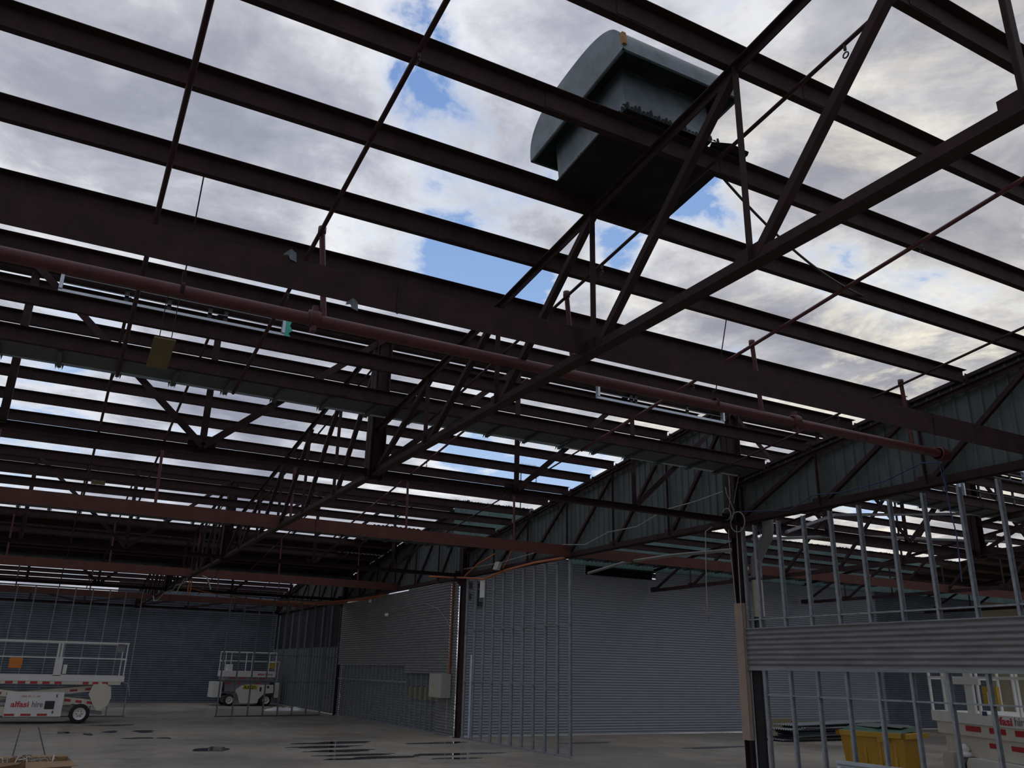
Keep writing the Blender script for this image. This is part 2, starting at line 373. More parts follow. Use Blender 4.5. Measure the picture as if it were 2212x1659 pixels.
# box gutters at the foot of each roof slope
for k in range(3):
    for side,(xa,xb) in enumerate(((-9.7,10.15),(10.35,27.0))):
        if k==2 and side: continue
        g=empty('box_gutter',(0,0,0)); tag(g,f'grey-green valley gutter sheeting below the lowest purlin, {BAY[k]} bay, {"hall" if not side else "side room"}','gutter')
        ya=CY[k+1]-.76; yb=CY[k+1]-.30; z=5.0
        mb=MB(); n=int((xb-xa)/.62)
        for i in range(n):
            a=xa+i*(xb-xa)/n; b_=xa+(i+1)*(xb-xa)/n-.004; dz=random.uniform(-.006,.006)
            dy=random.uniform(-.03,.03)
            vs=[(a,ya,z+dz),(b_,ya,z+dz),(b_,yb+dy,z-.02+dz),(a,yb+dy,z-.02+dz),(a,ya,z+dz+.004),(b_,ya,z+dz+.004),(b_,yb+dy,z-.016+dz),(a,yb+dy,z-.016+dz),]
            mb.add(vs,[(0,3,2,1),(4,5,6,7),(0,1,5,4),(1,2,6,5),(2,3,7,6),(3,0,4,7)])
        mb.build('gutter_sheet',CLAD,g)
        mb=MB(); mb.box((xa,ya-.012,z-.01),(xb,ya-.004,z+.06)); mb.box((xa,CY[k+1]-.16,z-.0),(xb,CY[k+1]-.15,z+.13)); mb.build('gutter_side',CLAD,g)
        for i in range(1,n):
            a=xa+i*(xb-xa)/n
            mb=MB(); mb.bar((a,ya,z-.03),(a,yb+.05,z-.05),.045,.035)
            for q_ in range(3): mb.add([(a-.05+q_*.035,yb+.04,z-.02),(a-.02+q_*.035,yb+.04,z-.02),(a-.035+q_*.035,yb+.10,z-.075)],[(0,1,2)])
            mb.build('gutter_bracket',CLAD,g)

# roof sheets still in place on the far bays
def roof_strip(k,ya,yb,xa,xb,label):
    za,zb_=zr(k,ya)+.175,zr(k,yb)+.175
    mb=corr(0,xb-xa,0,math.hypot(yb-ya,za-zb_),(1,0,0),(0,(yb-ya),(zb_-za)),(0,S,1),(xa,ya,za),pitch=.15,amp=.014,seg=5) if 0 else None
    d=V((0,yb-ya,zb_-za)); L_=d.length; d.normalize()
    mb=corr(0,xb-xa,0,L_,(1,0,0),d,V((0,S,1)).normalized(),(xa,ya,za),pitch=.15,amp=.014,seg=5)
    tag(mb.build('roof_sheeting',ROOFS),label,'roof sheeting')
roof_strip(2,27.25,28.30,-9.7,10.2,'narrow strip of old roof sheeting left on the third bay')
roof_strip(2,28.85,32.3,-9.7,10.2,'wide strip of old roof sheeting left on the third bay, lower down')
roof_strip(2,25.2,28.80,8.6,10.25,'patch of old roof sheeting beside the gable of the third bay')
roof_strip(1,15.0,21.0,27.0,44,'old roof sheeting over the far right part of the side room')
roof_strip(3,33.9,36.4,-9.7,10.2,'old roof sheeting covering part of the farthest bay')
# deep beams hung at tie level
BEAMS=[(5.42,-9.7,10.9,0),(16.1,-9.7,10.22,1),(27.0,-9.7,10.22,2),(38.0,-9.7,10.22,3),(16.1,10.3,40,4)]
for (Y,xa,xb,i) in BEAMS:
    lb=['deep flat brown beam crossing the whole picture above the thick red pipe','deep brown tie beam ending on the gable of the second bay','deep brown tie beam ending on the gable of the third bay','red-brown tie beam farthest away, in front of the blue wall','brown tie beam crossing the side room in front of its corrugated wall'][i]
    b=empty('tie_beam',(0,Y,ZB+(.02 if i==0 else 0))); tag(b,lb,'beam')
    m=MB(); m.box((xa,-.004,.0),(xb,.004,.235)); m.box((xa,.0,.235),(xb,.07,.242)); m.build('web',STEELB if i else STEEL,b)
    for xs in ((1.9,8.1) if i==0 else (4.3,)):
        if xa<xs<xb:
            m=MB(); m.box((xs-.006,-.012,-.01),(xs+.006,-.0045,.24)); m.build('splice',STEEL,b)

# sprinkler main and range pipes
def curve_pts(p0,p1,sag,n=14): 
    p0,p1=V(p0),V(p1); return [p0.lerp(p1,i/n)+V((0,0,-sag*4*(i/n)*(1-i/n))) for i in range(n+1)]
sm=empty('sprinkler_main',(0,6.6,4.545)); tag(sm,'thick dark red sprinkler main pipe hung across the nearest bay','pipe')
m=MB(); m.tube([(-9.7,0,0),(9.9,0,-.03)],.056,16); m.build('pipe_run',PIPE,sm)
m=MB(); m.tube([(9.86,0,-.03),(9.98,0,-.03),(10.03,.02,-.06),(10.04,.03,-.10)],[.075,.08,.075,.07],16); m.lathe((9.86,0,-.03),(1,0,0),[(.05,0),(.09,0),(.09,.03),(.05,.03)],16); m.build('end_elbow',PIPE,sm)
for x in (-3.2,1.57,7.29):
    m=MB(); m.lathe((x,0,-.004),(1,0,0),[(.05,-.05),(.072,-.05),(.075,-.02),(.075,.02),(.072,.05),(.05,.05)],16); m.box((x-.022,-.03,-.125),(x+.022,.03,-.05)); m.box((x-.022,-.03,.05),(x+.022,.03,.11)); m.build('coupling',PIPE,sm)
RANGE=[(1.53,'second',True),(4.1,'third',True),(6.65,'fourth',True),(9.25,'fifth',True),(.22,'first',False),(-2.3,'leftmost',True)]
for x,nm,riser in RANGE:
    if riser:
        bx=x+.12; m=MB(); m.tube([(bx,0,.03),(x+.02,-.03,.84)],.026,10); m.lathe((x+.02,-.03,.83),(0,0,1),[(.0,.04),(.036,.04),(.036,-.02),(.02,-.02)],10); m.build('riser_pipe',PIPE,sm)
for x in (.49,6.07):
    m=MB(); m.tube([(x,-.3,1.02),(x,0,.05)],.006,6); m.lathe((x,0,.0),(1,0,0),[(.061,-.015),(.066,-.015),(.066,.015),(.061,.015)],16); m.box((x-.016,-.016,.05),(x+.016,.016,.16)); m.build('pipe_hanger',STEEL,sm)
for x,nm,riser in RANGE:
    for k in range(4):
        ya=CY[k]+.3 if k else 1.4; yb=CY[k+1]-.55; dz=-.06
        rr=(.021 if x not in (9.25,4.1) else .016) if x!=.22 else .022
        xo=x
        if k and x>1: x={1.53:1.32,4.1:3.77,6.65:6.17,9.25:8.72}[x]
        m=MB(); m.tube([(x,ya,zr(k,ya)+dz),(x,yb,zr(k,yb)+dz)],rr,8)
        o=empty('sprinkler_range_pipe',(0,0,0)); tag(o,f'thin red sprinkler branch pipe under the purlins of the {BAY[k]} bay, {nm} from the left','pipe','sprinkler branch pipes')
        m.build('pipe_run',BRANCH if not(x in(6.65,6.17)) else PIPE,o)
        if x!=.22:
            for y in ([2.97,5.9] if x in (4.1,) else [4.3,7.6]):
                y=y+(CY[k]+.1 if k else 0)
                if y<yb:
                    m=MB(); z=zr(k,y)+dz; m.tube([(x,y,z-.01),(x,y,z-.05)],.011,8); m.lathe((x,y,z-.09),(1,0,0),[(.018,-.004),(.026,-.004),(.026,.004),(.018,.004),(.018,-.004)],12); m.build('sprinkler_head',BLK,o)
        x=xo
for k,xs,Y in ((1,(-1.25,1.35,3.8,6.2,8.75),16.13),(2,(-1.3,1.3,3.7,6.2,8.8),27.03),(3,(-1.3,1.3,3.7,6.2,8.8),38.03)):
    for i,x in enumerate(xs):
        m=MB(); m.tube([(x,Y,ZB+.235),(x-.03,Y,zr(k,Y)-.03)],.026,8)
        tag(m.build('riser_pipe',PIPE),f'short red riser pipe on the tie beam of the {BAY[k]} bay, {ORD[i]} from the left','pipe','riser pipes over the tie beams')

# ---------------------------------------------------------------- roof ventilator
rv=empty('roof_ventilator',(3.68,4.82,zr(0,4.82)+.17)); rv.rotation_euler=(-math.atan(S),0,0)
tag(rv,'big grey galvanised roof ventilator with a curved hood sitting on two purlins','roof vent')
m=MB(); m.box((-.46,-.42,-.02),(.74,.68,.0))
vs=[];n=30
m.build('base_sheet',BLACK,rv)
m=MB(); x0,x1,y0,y1=-.42,.44,-.50,.50
for a,b in (((x0,y0),(x1,y0)),((x1,y0),(x1,y1)),((x1,y1),(x0,y1)),((x0,y1),(x0,y0))):
    m.bar((a[0],a[1],.21),(b[0],b[1],.21),.006,.42)
m.build('throat',HOOD,rv)
m=MB()
for q_ in range(26):
    a=x0-.05+q_*.038; z=.035+random.uniform(-.02,.035); m.add([(a,y0-.012,.0),(a+.038,y0-.012,.0),(a+.03,y0-.014,z),(a+.008,y0-.014,z*.8)],[(0,1,2,3)])
    a=y0-.03+q_*.042; z=.03+random.uniform(-.02,.02); m.add([(x0-.012,a,.0),(x0-.012,a+.042,.0),(x0-.014,a+.035,z),(x0-.014,a+.01,z*.7)],[(0,1,2,3)])
m.add([(.44,-.50,.0),(.62,-.54,.02),(.80,-.55,-.01),(.86,-.48,.03),(.83,-.40,.0),(.5,-.38,.01)],[(0,1,2,3,4,5)])
m.build('torn_flashing',BLACK,rv)
# hood: arch across local y, extruded along x
arc=[]
for i in range(33):
    a=math.pi*i/32; c_,s_=math.cos(a),math.sin(a)
    arc.append((-.72*(abs(c_)**.75)*(1 if c_>0 else -1), .36+.44*(s_**.72)))
xa,xb=-.56,.62
m=MB(); n=len(arc)
vs=[(xa,y,z) for y,z in arc]+[(xb,y,z) for y,z in arc]+[(xa+.01,y*.985,z-.006) for y,z in arc]+[(xb-.01,y*.985,z-.006) for y,z in arc]
m.add(vs,[(i,i+1,n+i+1,n+i) for i in range(n-1)]+[(2*n+i,3*n+i,3*n+i+1,2*n+i+1) for i in range(n-1)],True)
m.build('curved_hood',HOOD,rv)
for x in (xa,xb):
    m=MB(); m.add([(x-.004,y,z) for y,z in arc]+[(x+.004,y,z) for y,z in arc],[tuple(range(n)),tuple(range(n,2*n))[::-1]]+[(0,n-1,2*n-1,n)]); m.build('hood_end',HOOD,rv)
m=MB(); m.box((xa,-.72,.352),(xa+.02,.72,.362)); m.box((xb-.02,-.72,.352),(xb,.72,.362)); m.box((xa,-.72,.352),(xb,-.70,.362)); m.box((xa,.70,.352),(xb,.72,.362)); m.build('hood_rim',HOOD,rv)
m=MB(); m.box((xa-.006,-.735,.40),(xa+.03,-.70,.52)); m.build('rust_patch',RUST,rv)
m=MB(); m.tube(curve_pts((4.36,4.55,5.80),(7.1,5.34,5.60),.16),.012,8)
tag(m.build('hanging_wire',BLK),'black cable sagging from the roof ventilator to the right','cable')

# ---------------------------------------------------------------- clerestory louvres
def louvre(x0,x1,Y,z0,z1,label,broken=False,bars=(),group=None,slats=3):
    o=empty('louvre_window',(x0,Y,z0)); tag(o,label,'window',group); W=x1-x0; Hh=z1-z0
    m=MB(); m.box((0,-.03,.01),(W,.02,.05)); m.box((0,-.05,Hh-.04),(W,.02,Hh)); m.box((0,-.05,.05),(.04,.02,Hh-.04)); m.box((W-.04,-.05,.05),(W,.02,Hh-.04)); m.build('frame',ALU,o)
    for i in range(slats):
        z=.09+(Hh-.16)*(i+.5)/slats
        m=MB(); m.bar((.045,-.01,z),(W-.045,-.01,z),.07,.008,up=(0,-.35,1)); m.build('louvre_blade',ALU,o)
    for x in bars:
        m=MB(); m.box((x-.025,.0,.05),(x+.025,.03,Hh-.04)); m.build('mullion',BLK,o)
    if broken:
        m=MB(); m.add([(W+.0,-.04,-.02),(W+.09,-.04,.0),(W+.05,-.04,.06),(W+.10,-.04,.11),(W+.06,-.04,.17),(W+.09,-.04,.26),(W+.0,-.04,.27),
                       (W+.0,.01,-.02),(W+.09,.01,.0),(W+.05,.01,.06),(W+.10,.01,.11),(W+.06,.01,.17),(W+.09,.01,.26),(W+.0,.01,.27)],
                      [(0,1,2,3,4,5,6),(13,12,11,10,9,8,7)]+[(i,7+i,7+(i+1)%7,(i+1)%7) for i in range(7)]); m.build('broken_panel',TEAL,o)
    return o
louvre(-.58,2.14,10.60,5.90,6.34,'long aluminium louvre window with a broken teal end piece, left of the two hung in the step',True,(.75,1.25,1.75,1.95))
louvre(7.22,9.92,10.60,5.91,6.34,'long aluminium louvre window right of the middle, beside the sheeted gable',False,(.7,.8,1.9))
for i,x in enumerate((14.0,16.4,18.8,21.2)):
    louvre(x,x+2.3,10.56,5.25,6.2,f'louvre window over the side room, {ORD[i]} from its left end',False,(.6,1.2,1.8),'side room louvres',6)

# vertical sheeting in the sawtooth steps of the side room
def step_sheet(xa,xb,k,m_,label,z0=4.95,jag=.04):
    Y=CY[k]-.12; z1=zr(k,Y)+.05
    mb=corr(xa,xb,z0,z1,(1,0,0),(0,0,1),(0,-1,0),(0,Y,0),pitch=.15,amp=.018,seg=6,jag=jag); tag(mb.build('step_cladding',m_),label,'wall cladding')
step_sheet(9.75,13.6,2,GREEN,'pale green ribbed sheet standing in the step above the gable end of the second bay',5.3)
step_sheet(9.95,12.1,3,GREEN,'pale green ribbed sheet standing in the step at the end of the third bay',5.3)
step_sheet(13.65,44,2,GREEN,'long run of pale green sheets in the step above the side room wall',4.84)

# ---------------------------------------------------------------- columns on the gable line
def column(Y,label,base=0):
    o=empty('steel_column',(XC,Y,0)); tag(o,label,'column'); s=.075
    m=MB(); m.box((-s,-s,0),(s,-s+.012,ZB)); m.box((-s,s-.012,0),(s,s,ZB)); m.box((-.005,-s+.012,0),(.005,s-.012,ZB)); m.build('shaft',STEEL,o)
    m=MB(); m.box((-.12,-.12,0),(.12,.12,.015)); m.build('base_plate',STEEL,o)
    m=MB(); m.box((-.12,-.12,ZB-.02),(.12,.12,ZB)); m.add([(-s,-s,ZB-.25),(-s,-s,ZB-.02),(-.30,-s,ZB-.02),(-s,s,ZB-.25),(-s,s,ZB-.02),(-.30,s,ZB-.02)],[(0,2,1),(3,4,5),(0,3,5,2)]); m.build('cap_bracket',STEEL,o)
    return o
c1=column(10.74,'dark red steel column with pink plaster strip and coiled cables, right of the middle')
m=MB(); m.box((-.10,-.085,.75),(-.078,.085,2.86)); m.box((-.078,-.10,.75),(.0,-.078,2.86)); m.build('plaster_strip',PINK,c1)
m=MB(); m.tube([(-.1,-.1,4.15),(-.11,-.09,3.0),(-.11,-.09,.8)],.009,6); m.build('conduit',CABW,c1)
column(21.74,'dark red steel column where the sheeted partition meets the bare stud frame')
column(32.74,'dark red steel column at the far end of the grey sheeted partition')

# ---------------------------------------------------------------- walls
# partition between second and third column
pw=empty('partition_wall',(0,0,0)); tag(pw,'grey corrugated iron partition, top half sheeted, between two red columns','wall')
SX=XC-.09
def hsheet(ya,yb,za,zb,m_,name='corrugated_sheet',x=SX,parent=pw):
    mb=corr(za,zb,ya,yb,(0,0,1),(0,1,0),(-1,0,0),(x,0,0),pitch=.0765,amp=.012,seg=6); return mb.build(name,m_,parent)
hsheet(21.84,22.35,0.02,4.1,ZINC2); hsheet(22.36,25.7,1.60,4.13,ZINC2); hsheet(25.68,29.2,1.82,4.10,ZINC2,x=SX-.003); hsheet(29.18,32.66,1.82,4.08,ZINC2,x=SX+.002)
hsheet(22.36,23.1,.02,1.0,ZINC2)
hsheet(23.1,32.66,.02,1.95,ZINC,'far_side_sheet',x=XC+.09)
for i in range(24):
    y=23.15+i*.405
    if y>32.6: break
    m=MB(); m.chan((XC-.02,y,.03),(XC-.02,y,1.60 if y<25.7 else 1.82),.035,.07,.003,up=(1,0,0)); m.build('stud',GALV,pw)
m=MB(); m.bar((XC-.04,25.6,1.32),(XC-.04,32.6,1.32),.02,.05); m.build('noggin',GALV,pw)
m=MB(); m.bar((XC-.02,22.3,.015),(XC-.02,32.6,.015),.08,.03); m.build('bottom_track',GALV,pw)
m=MB(); m.box((XC+.04,22.7,.85),(XC+.06,25.6,1.2)); m.build('timber_panel',TIMBER,pw)
m=MB(); m.tube([(XC-.12,22.2,4.1),(XC-.13,22.2,1.62)],.035,10); tag(m.build('conduit_pipe',COPPER),'rusty orange vertical pipe running down into the cream switch box','pipe')
sb=empty('switch_box',(XC-.11,22.1,.98)); tag(sb,'cream metal switch box with a yellow mark on the grey partition','electrical box')
m=MB(); m.box((-.28,.0,0),(0,.86,.62)); m.build('cabinet',BOXC,sb)
m=MB(); m.box((-.29,.02,.02),(-.28,.84,.60)); m.build('door',BOXC,sb)
m=MB(); m.box((-.293,.55,.12),(-.29,.58,.36)); m.box((-.293,.48,.30),(-.29,.66,.33)); m.build('yellow_mark',YELD,sb)
# back wall (dark blue)
def xsheet(xa,xb,za,zb,Y,m_,name,parent=None,pitch=.0765,amp=.018):
    mb=corr(za,zb,xa,xb,(0,0,1),(1,0,0),(0,-1,0),(0,Y,0),pitch=pitch,amp=amp,seg=6); return mb.build(name,m_,parent)
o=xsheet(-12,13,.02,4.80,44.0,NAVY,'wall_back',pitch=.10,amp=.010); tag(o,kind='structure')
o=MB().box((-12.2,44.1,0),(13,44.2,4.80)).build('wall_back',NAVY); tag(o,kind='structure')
o=MB().box((2.7,44.0,4.75),(13,44.1,5.4)).build('wall_back',NAVY); tag(o,kind='structure')
m=MB(); m.box((-12,43.86,4.74),(10.2,43.98,4.86)); tag(m.build('wall_plate_beam',STEELB),'red beam along the top of the dark blue back wall','beam')
# dark partition C3-C4
o=empty('wall_right',(0,0,0)); tag(o,kind='structure')
m=MB(); m.box((XC+.05,32.85,2.5),(XC+.09,43.9,4.2)); m.build('dark_lining',BLACK,o)
hsheet(32.85,43.9,.02,2.5,ZINC2,'corrugated_sheet',XC+.08,o)
for i in range(26):
    m=MB(); m.chan((XC,33.0+i*.42,.03),(XC,33.0+i*.42,4.1 if i%3==0 else 2.5),.035,.07,.003,up=(1,0,0)); m.build('stud',GALV,o)
# side room back wall
sw=empty('wall_side_room',(0,0,0)); tag(sw,kind='structure')
xsheet(10.28,14.45,.02,4.99,21.95,BLUEZ,'corrugated_sheet',sw); xsheet(14.43,17.2,.02,4.60,21.953,BLUEZ,'corrugated_sheet',sw)
xsheet(17.18,22.5,.02,4.99,21.95,BLUEZ,'corrugated_sheet',sw); xsheet(22.48,27.6,.02,4.99,21.947,BLUEZ,'corrugated_sheet',sw)
m=MB(); m.box((14.4,22.02,4.5),(17.3,22.6,4.55)); m.box((14.4,22.3,4.5),(17.3,22.35,5.1)); m.box((14.4,22.0,4.85),(17.3,22.35,4.9)); m.build('dark_opening',BLACK,sw)
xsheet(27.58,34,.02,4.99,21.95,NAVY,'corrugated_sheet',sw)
m=MB()
m.box((34,21.9,0),(46,22.1,4.3)); o=m.build('wall_side_room',BLOCK); tag(o,kind='structure')
m=MB(); m.add([(30,22.2,4.3),(44,22.2,4.3),(44,22.2,6.6),(36,22.2,5.9),(30,22.2,5.0),(30,22.35,4.3),(44,22.35,4.3),(44,22.35,6.6),(36,22.35,5.9),(30,22.35,5.0)],[(4,3,2,1,0),(5,6,7,8,9),(0,1,6,5),(1,2,7,6),(2,3,8,7),(3,4,9,8),(4,0,5,9)]); tag(m.build('wall_side_room_gable',BLOCK),kind='structure')

# ---------------------------------------------------------------- stud frames
def stud_frame(name,label,org,dirv,offs,h,rails,sw=.075,sd=.034,base=True,top=True,m_=GALV,zbase=0):
    o=empty(name,org); tag(o,label,'stud frame'); top=top and org[0]<9; d=V(dirv); L_=max(offs)
    for a in offs:
        p=d*a; m=MB(); m.chan((p.x,p.y,zbase+.03),(p.x,p.y,h),sd,sw,.002,up=(-d.y,d.x,0)); m.build('stud',m_,o)
    p0=d*(min(offs)-.05); p1=d*(L_+.05)
    if base: m=MB(); m.chan((p0.x,p0.y,.02),(p1.x,p1.y,.02),sw+.01,.04,.003); m.build('bottom_track',m_,o)
    if top: m=MB(); m.chan((p0.x,p0.y,h),(p1.x,p1.y,h),sw+.01,.04,.003); m.build('top_track',m_,o)
    for (a,b,z) in rails:
        q0=d*a; q1=d*b; m=MB(); m.chan((q0.x,q0.y,z),(q1.x,q1.y,z),sw-.02,.02,.003); m.build('noggin',m_,o)
    return o
stud_frame('stud_frame','bare galvanised stud frame standing between the column and the blue corrugated wall, centre',(XC,16.10,0),(0,1,0),[.02+.535*i for i in range(11)],4.14,[(0,5.4,2.72),(1.2,5.4,1.42)])
m=MB(); m.bar((XC-.07,20.95,.05),(XC-.07,20.95,2.1),.05,.03); tag(m.build('pale_batten',ALU),'thin pale metal batten leaning in the central stud frame','batten')
stud_frame('stud_frame','tall galvanised stud frame at right that carries the horizontal corrugated band',(XC,5.0,0),(0,1,0),[.02+.53*i for i in range(11)]+[5.60],4.12,[(0,5.6,2.59),(0,5.3,1.44)])
bd=empty('corrugated_band',(0,0,0)); tag(bd,'wide horizontal band of grey corrugated iron fixed across the right stud frame','wall cladding')
mb=corr(1.83,2.44,4.2,10.66,(0,0,1),(0,1,0),(-1,0,0),(XC-.06,0,0),pitch=.0765,amp=.010,seg=8); mb.build('corrugated_sheet',ZINC2,bd)
m=MB(); m.box((XC-.075,4.2,2.44),(XC+.0,10.66,2.455)); m.box((XC-.07,4.2,1.80),(XC-.04,10.66,1.84)); m.build('edge_flashing',ZINC,bd)
lb=empty('loose_sheet',(0,0,0)); tag(lb,'short bright corrugated sheet low on the right stud frame','sheet')
mb=corr(.28,.58,4.2,9.0,(0,0,1),(0,1,0),(-1,0,0),(XC-.07,0,0),pitch=.0765,amp=.012,seg=8); mb.build('corrugated_sheet',ALU,lb)
m=MB(); m.bar((XC-.07,4.2,.60),(XC-.07,9.0,.60),.07,.04); m.build('top_edge',ALU,lb)
m=MB(); m.box((XC-.02,10.42,.02),(XC+.03,10.66,1.8)); tag(m.build('dark_lining_strip',BLACK),'black strip beside the column under the corrugated band','panel')
stud_frame('stud_frame','bare stud frame at far right of the hall, in front of the small white lift',(5.72,31.95,0),(.985,.17,0),[.0+.555*i for i in range(8)],4.1,[(0,4.5,2.08),(0,4.5,1.16)])
stud_frame('stud_frame','bare stud frame at far left behind the large scissor lift',(-2.1,32.3,0),(1,0,0),[.0,.53,1.06,1.59,2.25,2.78,3.31,3.84,4.35,4.88],4.07,[(0,4.9,2.62)])

# ---------------------------------------------------------------- downpipe, cables, signs
dp=empty('downpipe',(XC+.16,10.50,0)); tag(dp,'cream downpipe with a grey flexible elbow beside the column at right','pipe')
m=MB(); m.tube([(0,.02,2.62),(0,.02,3.28)],.088,16); m.build('cream_pipe',CREAMP,dp)
pts=[(0,.02,3.26),(0,.02,3.45),(0,-.01,3.58),(.02,-.12,3.75),(.03,-.26,3.92),(.03,-.30,4.08),(.03,-.30,4.3)]
fp=[];rr=[]
for i in range(len(pts)-1):
    for s_ in range(5): fp.append(V(pts[i]).lerp(V(pts[i+1]),s_/5)); rr.append(.092+.004*(len(fp)%2))
fp.append(V(pts[-1])); rr.append(.092)
m=MB(); m.tube(fp,rr,14); m.build('flexible_elbow',DUCT,dp)
m=MB(); m.lathe((0,.02,3.26),(0,0,1),[(.09,-.02),(.097,-.02),(.097,.02),(.09,.02)],16); m.build('joint_band',BLK,dp)
m=MB(); m.tube([(0,.02,2.44),(0,.02,2.64)],.092,14); m.build('black_socket',BLK,dp)
def loop(c,r,n=20,ax=(0,1,0),tilt=0):
    return [V(c)+V((math.cos(6.2832*i/n)*.25*r*tilt,math.cos(6.2832*i/n)*r,math.sin(6.2832*i/n)*r)) for i in range(n)]
def cable(label,pts,r,m_,closed=False):
    m=MB(); m.tube(pts,r,6,closed); return tag(m.build('cable',m_),label,'cable')
cc=empty('cable_coil',(XC-.20,10.62,4.2)); tag(cc,'grey cable coiled in loops at the top of the right-hand column','cable')
m=MB(); m.tube(loop((0,-.12,-.02),.17,24),.010,6,True); m.build('cable_loop',CABW,cc)
m=MB(); m.tube(loop((-.02,.11,.14),.10,24),.010,6,True); m.build('cable_loop',CABW,cc)
m=MB(); m.tube([(0,.12,.62),(0,.1,.5),(0,.02,.35),(0,-.05,.18),(0,.0,.05),(0,.10,-.05),(0,.12,-.25),(0,.09,-.6),(.02,.07,-1.35)],.008,6); m.build('cable_tail',CABW,cc)
m=MB(); m.tube([(0,.02,.85),(0,.02,.45),(0,.06,.2)],.008,6); m.tube([(0,-.22,.75),(0,-.12,.5),(0,-.06,.3)],.006,6); m.build('cable_tail',CABW,cc)
cable('long pale grey cable sagging across the gable sheeting of the second bay',[(XC-.12,10.9,4.78),(XC-.13,11.6,4.72),(XC-.13,12.5,4.70),(XC-.13,13.4,4.50),(XC-.13,14.4,4.52),(XC-.13,15.3,4.36),(XC-.13,16.2,4.47),(XC-.13,17.6,4.42),(XC-.13,19.3,4.36),(XC-.13,21.5,4.40)],.010,CABW)
cable('dark blue cable draped across the gable sheeting of the nearest bay',[(XC-.1,6.72,4.1),(XC-.12,6.75,4.45),(XC-.12,7.0,4.50),(XC-.12,7.6,4.36),(XC-.12,8.4,4.33),(XC-.12,8.9,4.38),(XC-.12,9.4,4.22),(XC-.12,10.0,4.30),(XC-.12,10.5,4.36)],.009,CABB)
cable('blue cable hanging down a stud of the right frame',[(XC-.06,6.74,4.4),(XC-.08,6.73,3.9),(XC-.06,6.70,3.5),(XC-.07,6.72,2.9)],.009,CABB)
m=MB(); m.tube([(XC-.05,11.3,4.22),(XC-.3,11.2,4.1),(XC-.35,11.2,3.2),(XC-.35,11.2,2.75)],.010,6); m.tube([(XC-.42,11.2,2.78),(XC-.36,11.2,2.70),(XC-.33,11.2,2.62),(XC-.30,11.2,2.72)],.012,6)
tag(m.build('hanging_rope',CABW),'grey rope hanging straight down left of the right-hand column','rope')
cable('bunch of orange cables looping along the foot of the gable in the second bay',[(XC-.1,16.2,4.17),(XC-.12,17.5,4.19),(XC-.12,18.9,4.15),(XC-.12,19.3,4.12),(XC-.14,20.2,4.02),(XC-.16,21.2,4.13),(XC-.3,22.0,4.2),(XC-.7,22.6,4.25)],.028,CABO)
cable('orange cable dropping to the floodlight from the gable truss',[(XC-.1,18.6,4.75),(XC-.12,18.9,4.4),(XC-.12,19.15,4.22)],.02,CABO)
cable('orange cable rising from the column to the gable of the second bay',[(XC-.14,21.4,4.2),(XC-.14,20.6,4.45),(XC-.14,19.6,4.62)],.018,CABO)
for i in range(5):
    a=.05*i
    cable(f'orange cable strung over to the far left truss from the partition, {ORD[i]} of the bundle',curve_pts((10.1,27.5+a,4.12),(9.2-.25*i,33.0,4.0+.02*i),.10)+curve_pts((9.2-.25*i,33.0,4.0+.02*i),(3.6+.25*i,30.6+.5*i,4.25),.16-.02*i)[1:],.014,CABO)
cable('orange cable hanging in a loop from the middle truss',[(3.7,28.0,4.2),(3.68,28.0,3.9),(3.72,28.0,3.66),(3.76,28.0,3.9),(3.75,28.0,4.2)],.02,CABO)
cable('pale cable wound along the bottom chord of the middle truss',[(3.55,36.5,4.22),(3.5,35.5,3.98),(3.5,34.2,3.94),(3.56,33.0,4.15),(3.66,31.5,4.14),(3.55,30,4.17),(3.66,28.6,4.16),(3.55,27.5,4.18)],.022,CABW)
cable('short white cable end dangling below the middle truss',[(3.9,27.0,4.25),(4.05,27.0,4.2),(4.15,27.0,4.0),(4.2,27.0,3.86)],.018,CABW)
cable('pale cable hanging straight down left of the orange loop',[(3.52,27.8,4.2),(3.4,27.8,3.95),(3.32,27.8,3.72)],.016,CABW)
fd=empty('floodlight',(XC-.22,19.2,4.16)); tag(fd,'cream square floodlight clipped to the orange cables at the gable foot','lamp')
m=MB(); m.add([(-.1,-.09,.0),(-.04,-.11,.20),(-.04,.13,.22),(-.1,.15,.02),(-.02,-.09,-.02),(.04,-.11,.18),(.04,.13,.20),(-.02,.15,.0)],[(0,1,2,3),(7,6,5,4),(0,4,5,1),(1,5,6,2),(2,6,7,3),(3,7,4,0)]); m.build('housing',BOXC,fd)
m=MB(); m.bar((.0,.02,.08),(.12,.02,.02),.03); m.build('bracket',BLK,fd)
sl=empty('security_light',(XC-.12,29.2,3.98)); tag(sl,'small white lamp fixed at the top of the grey partition','lamp'); m=MB(); m.lathe((-.04,0,0),(0,0,1),[(0,-.06),(.05,-.05),(.06,0),(.03,.05),(0,.08)],12); m.build('shade',LAMP,sl)
sl=empty('camera_dome',(XC-.12,27.4,3.42)); tag(sl,'small white dome on the upper half of the grey partition','security camera')
m=MB(); m.lathe((0,0,0),(-1,0,0),[(.06,0),(.06,.05),(.045,.1),(0,.13)],12); m.build('housing',LAMP,sl)
cable('thin dark cable arcing over the grey partition from the white dome',[(XC-.12,27.3,3.44),(XC-.12,25.6,3.6),(XC-.12,24.2,3.62),(XC-.12,23.2,3.4),(XC-.12,22.6,3.1),(XC-.12,22.3,2.85)],.010,CABW)
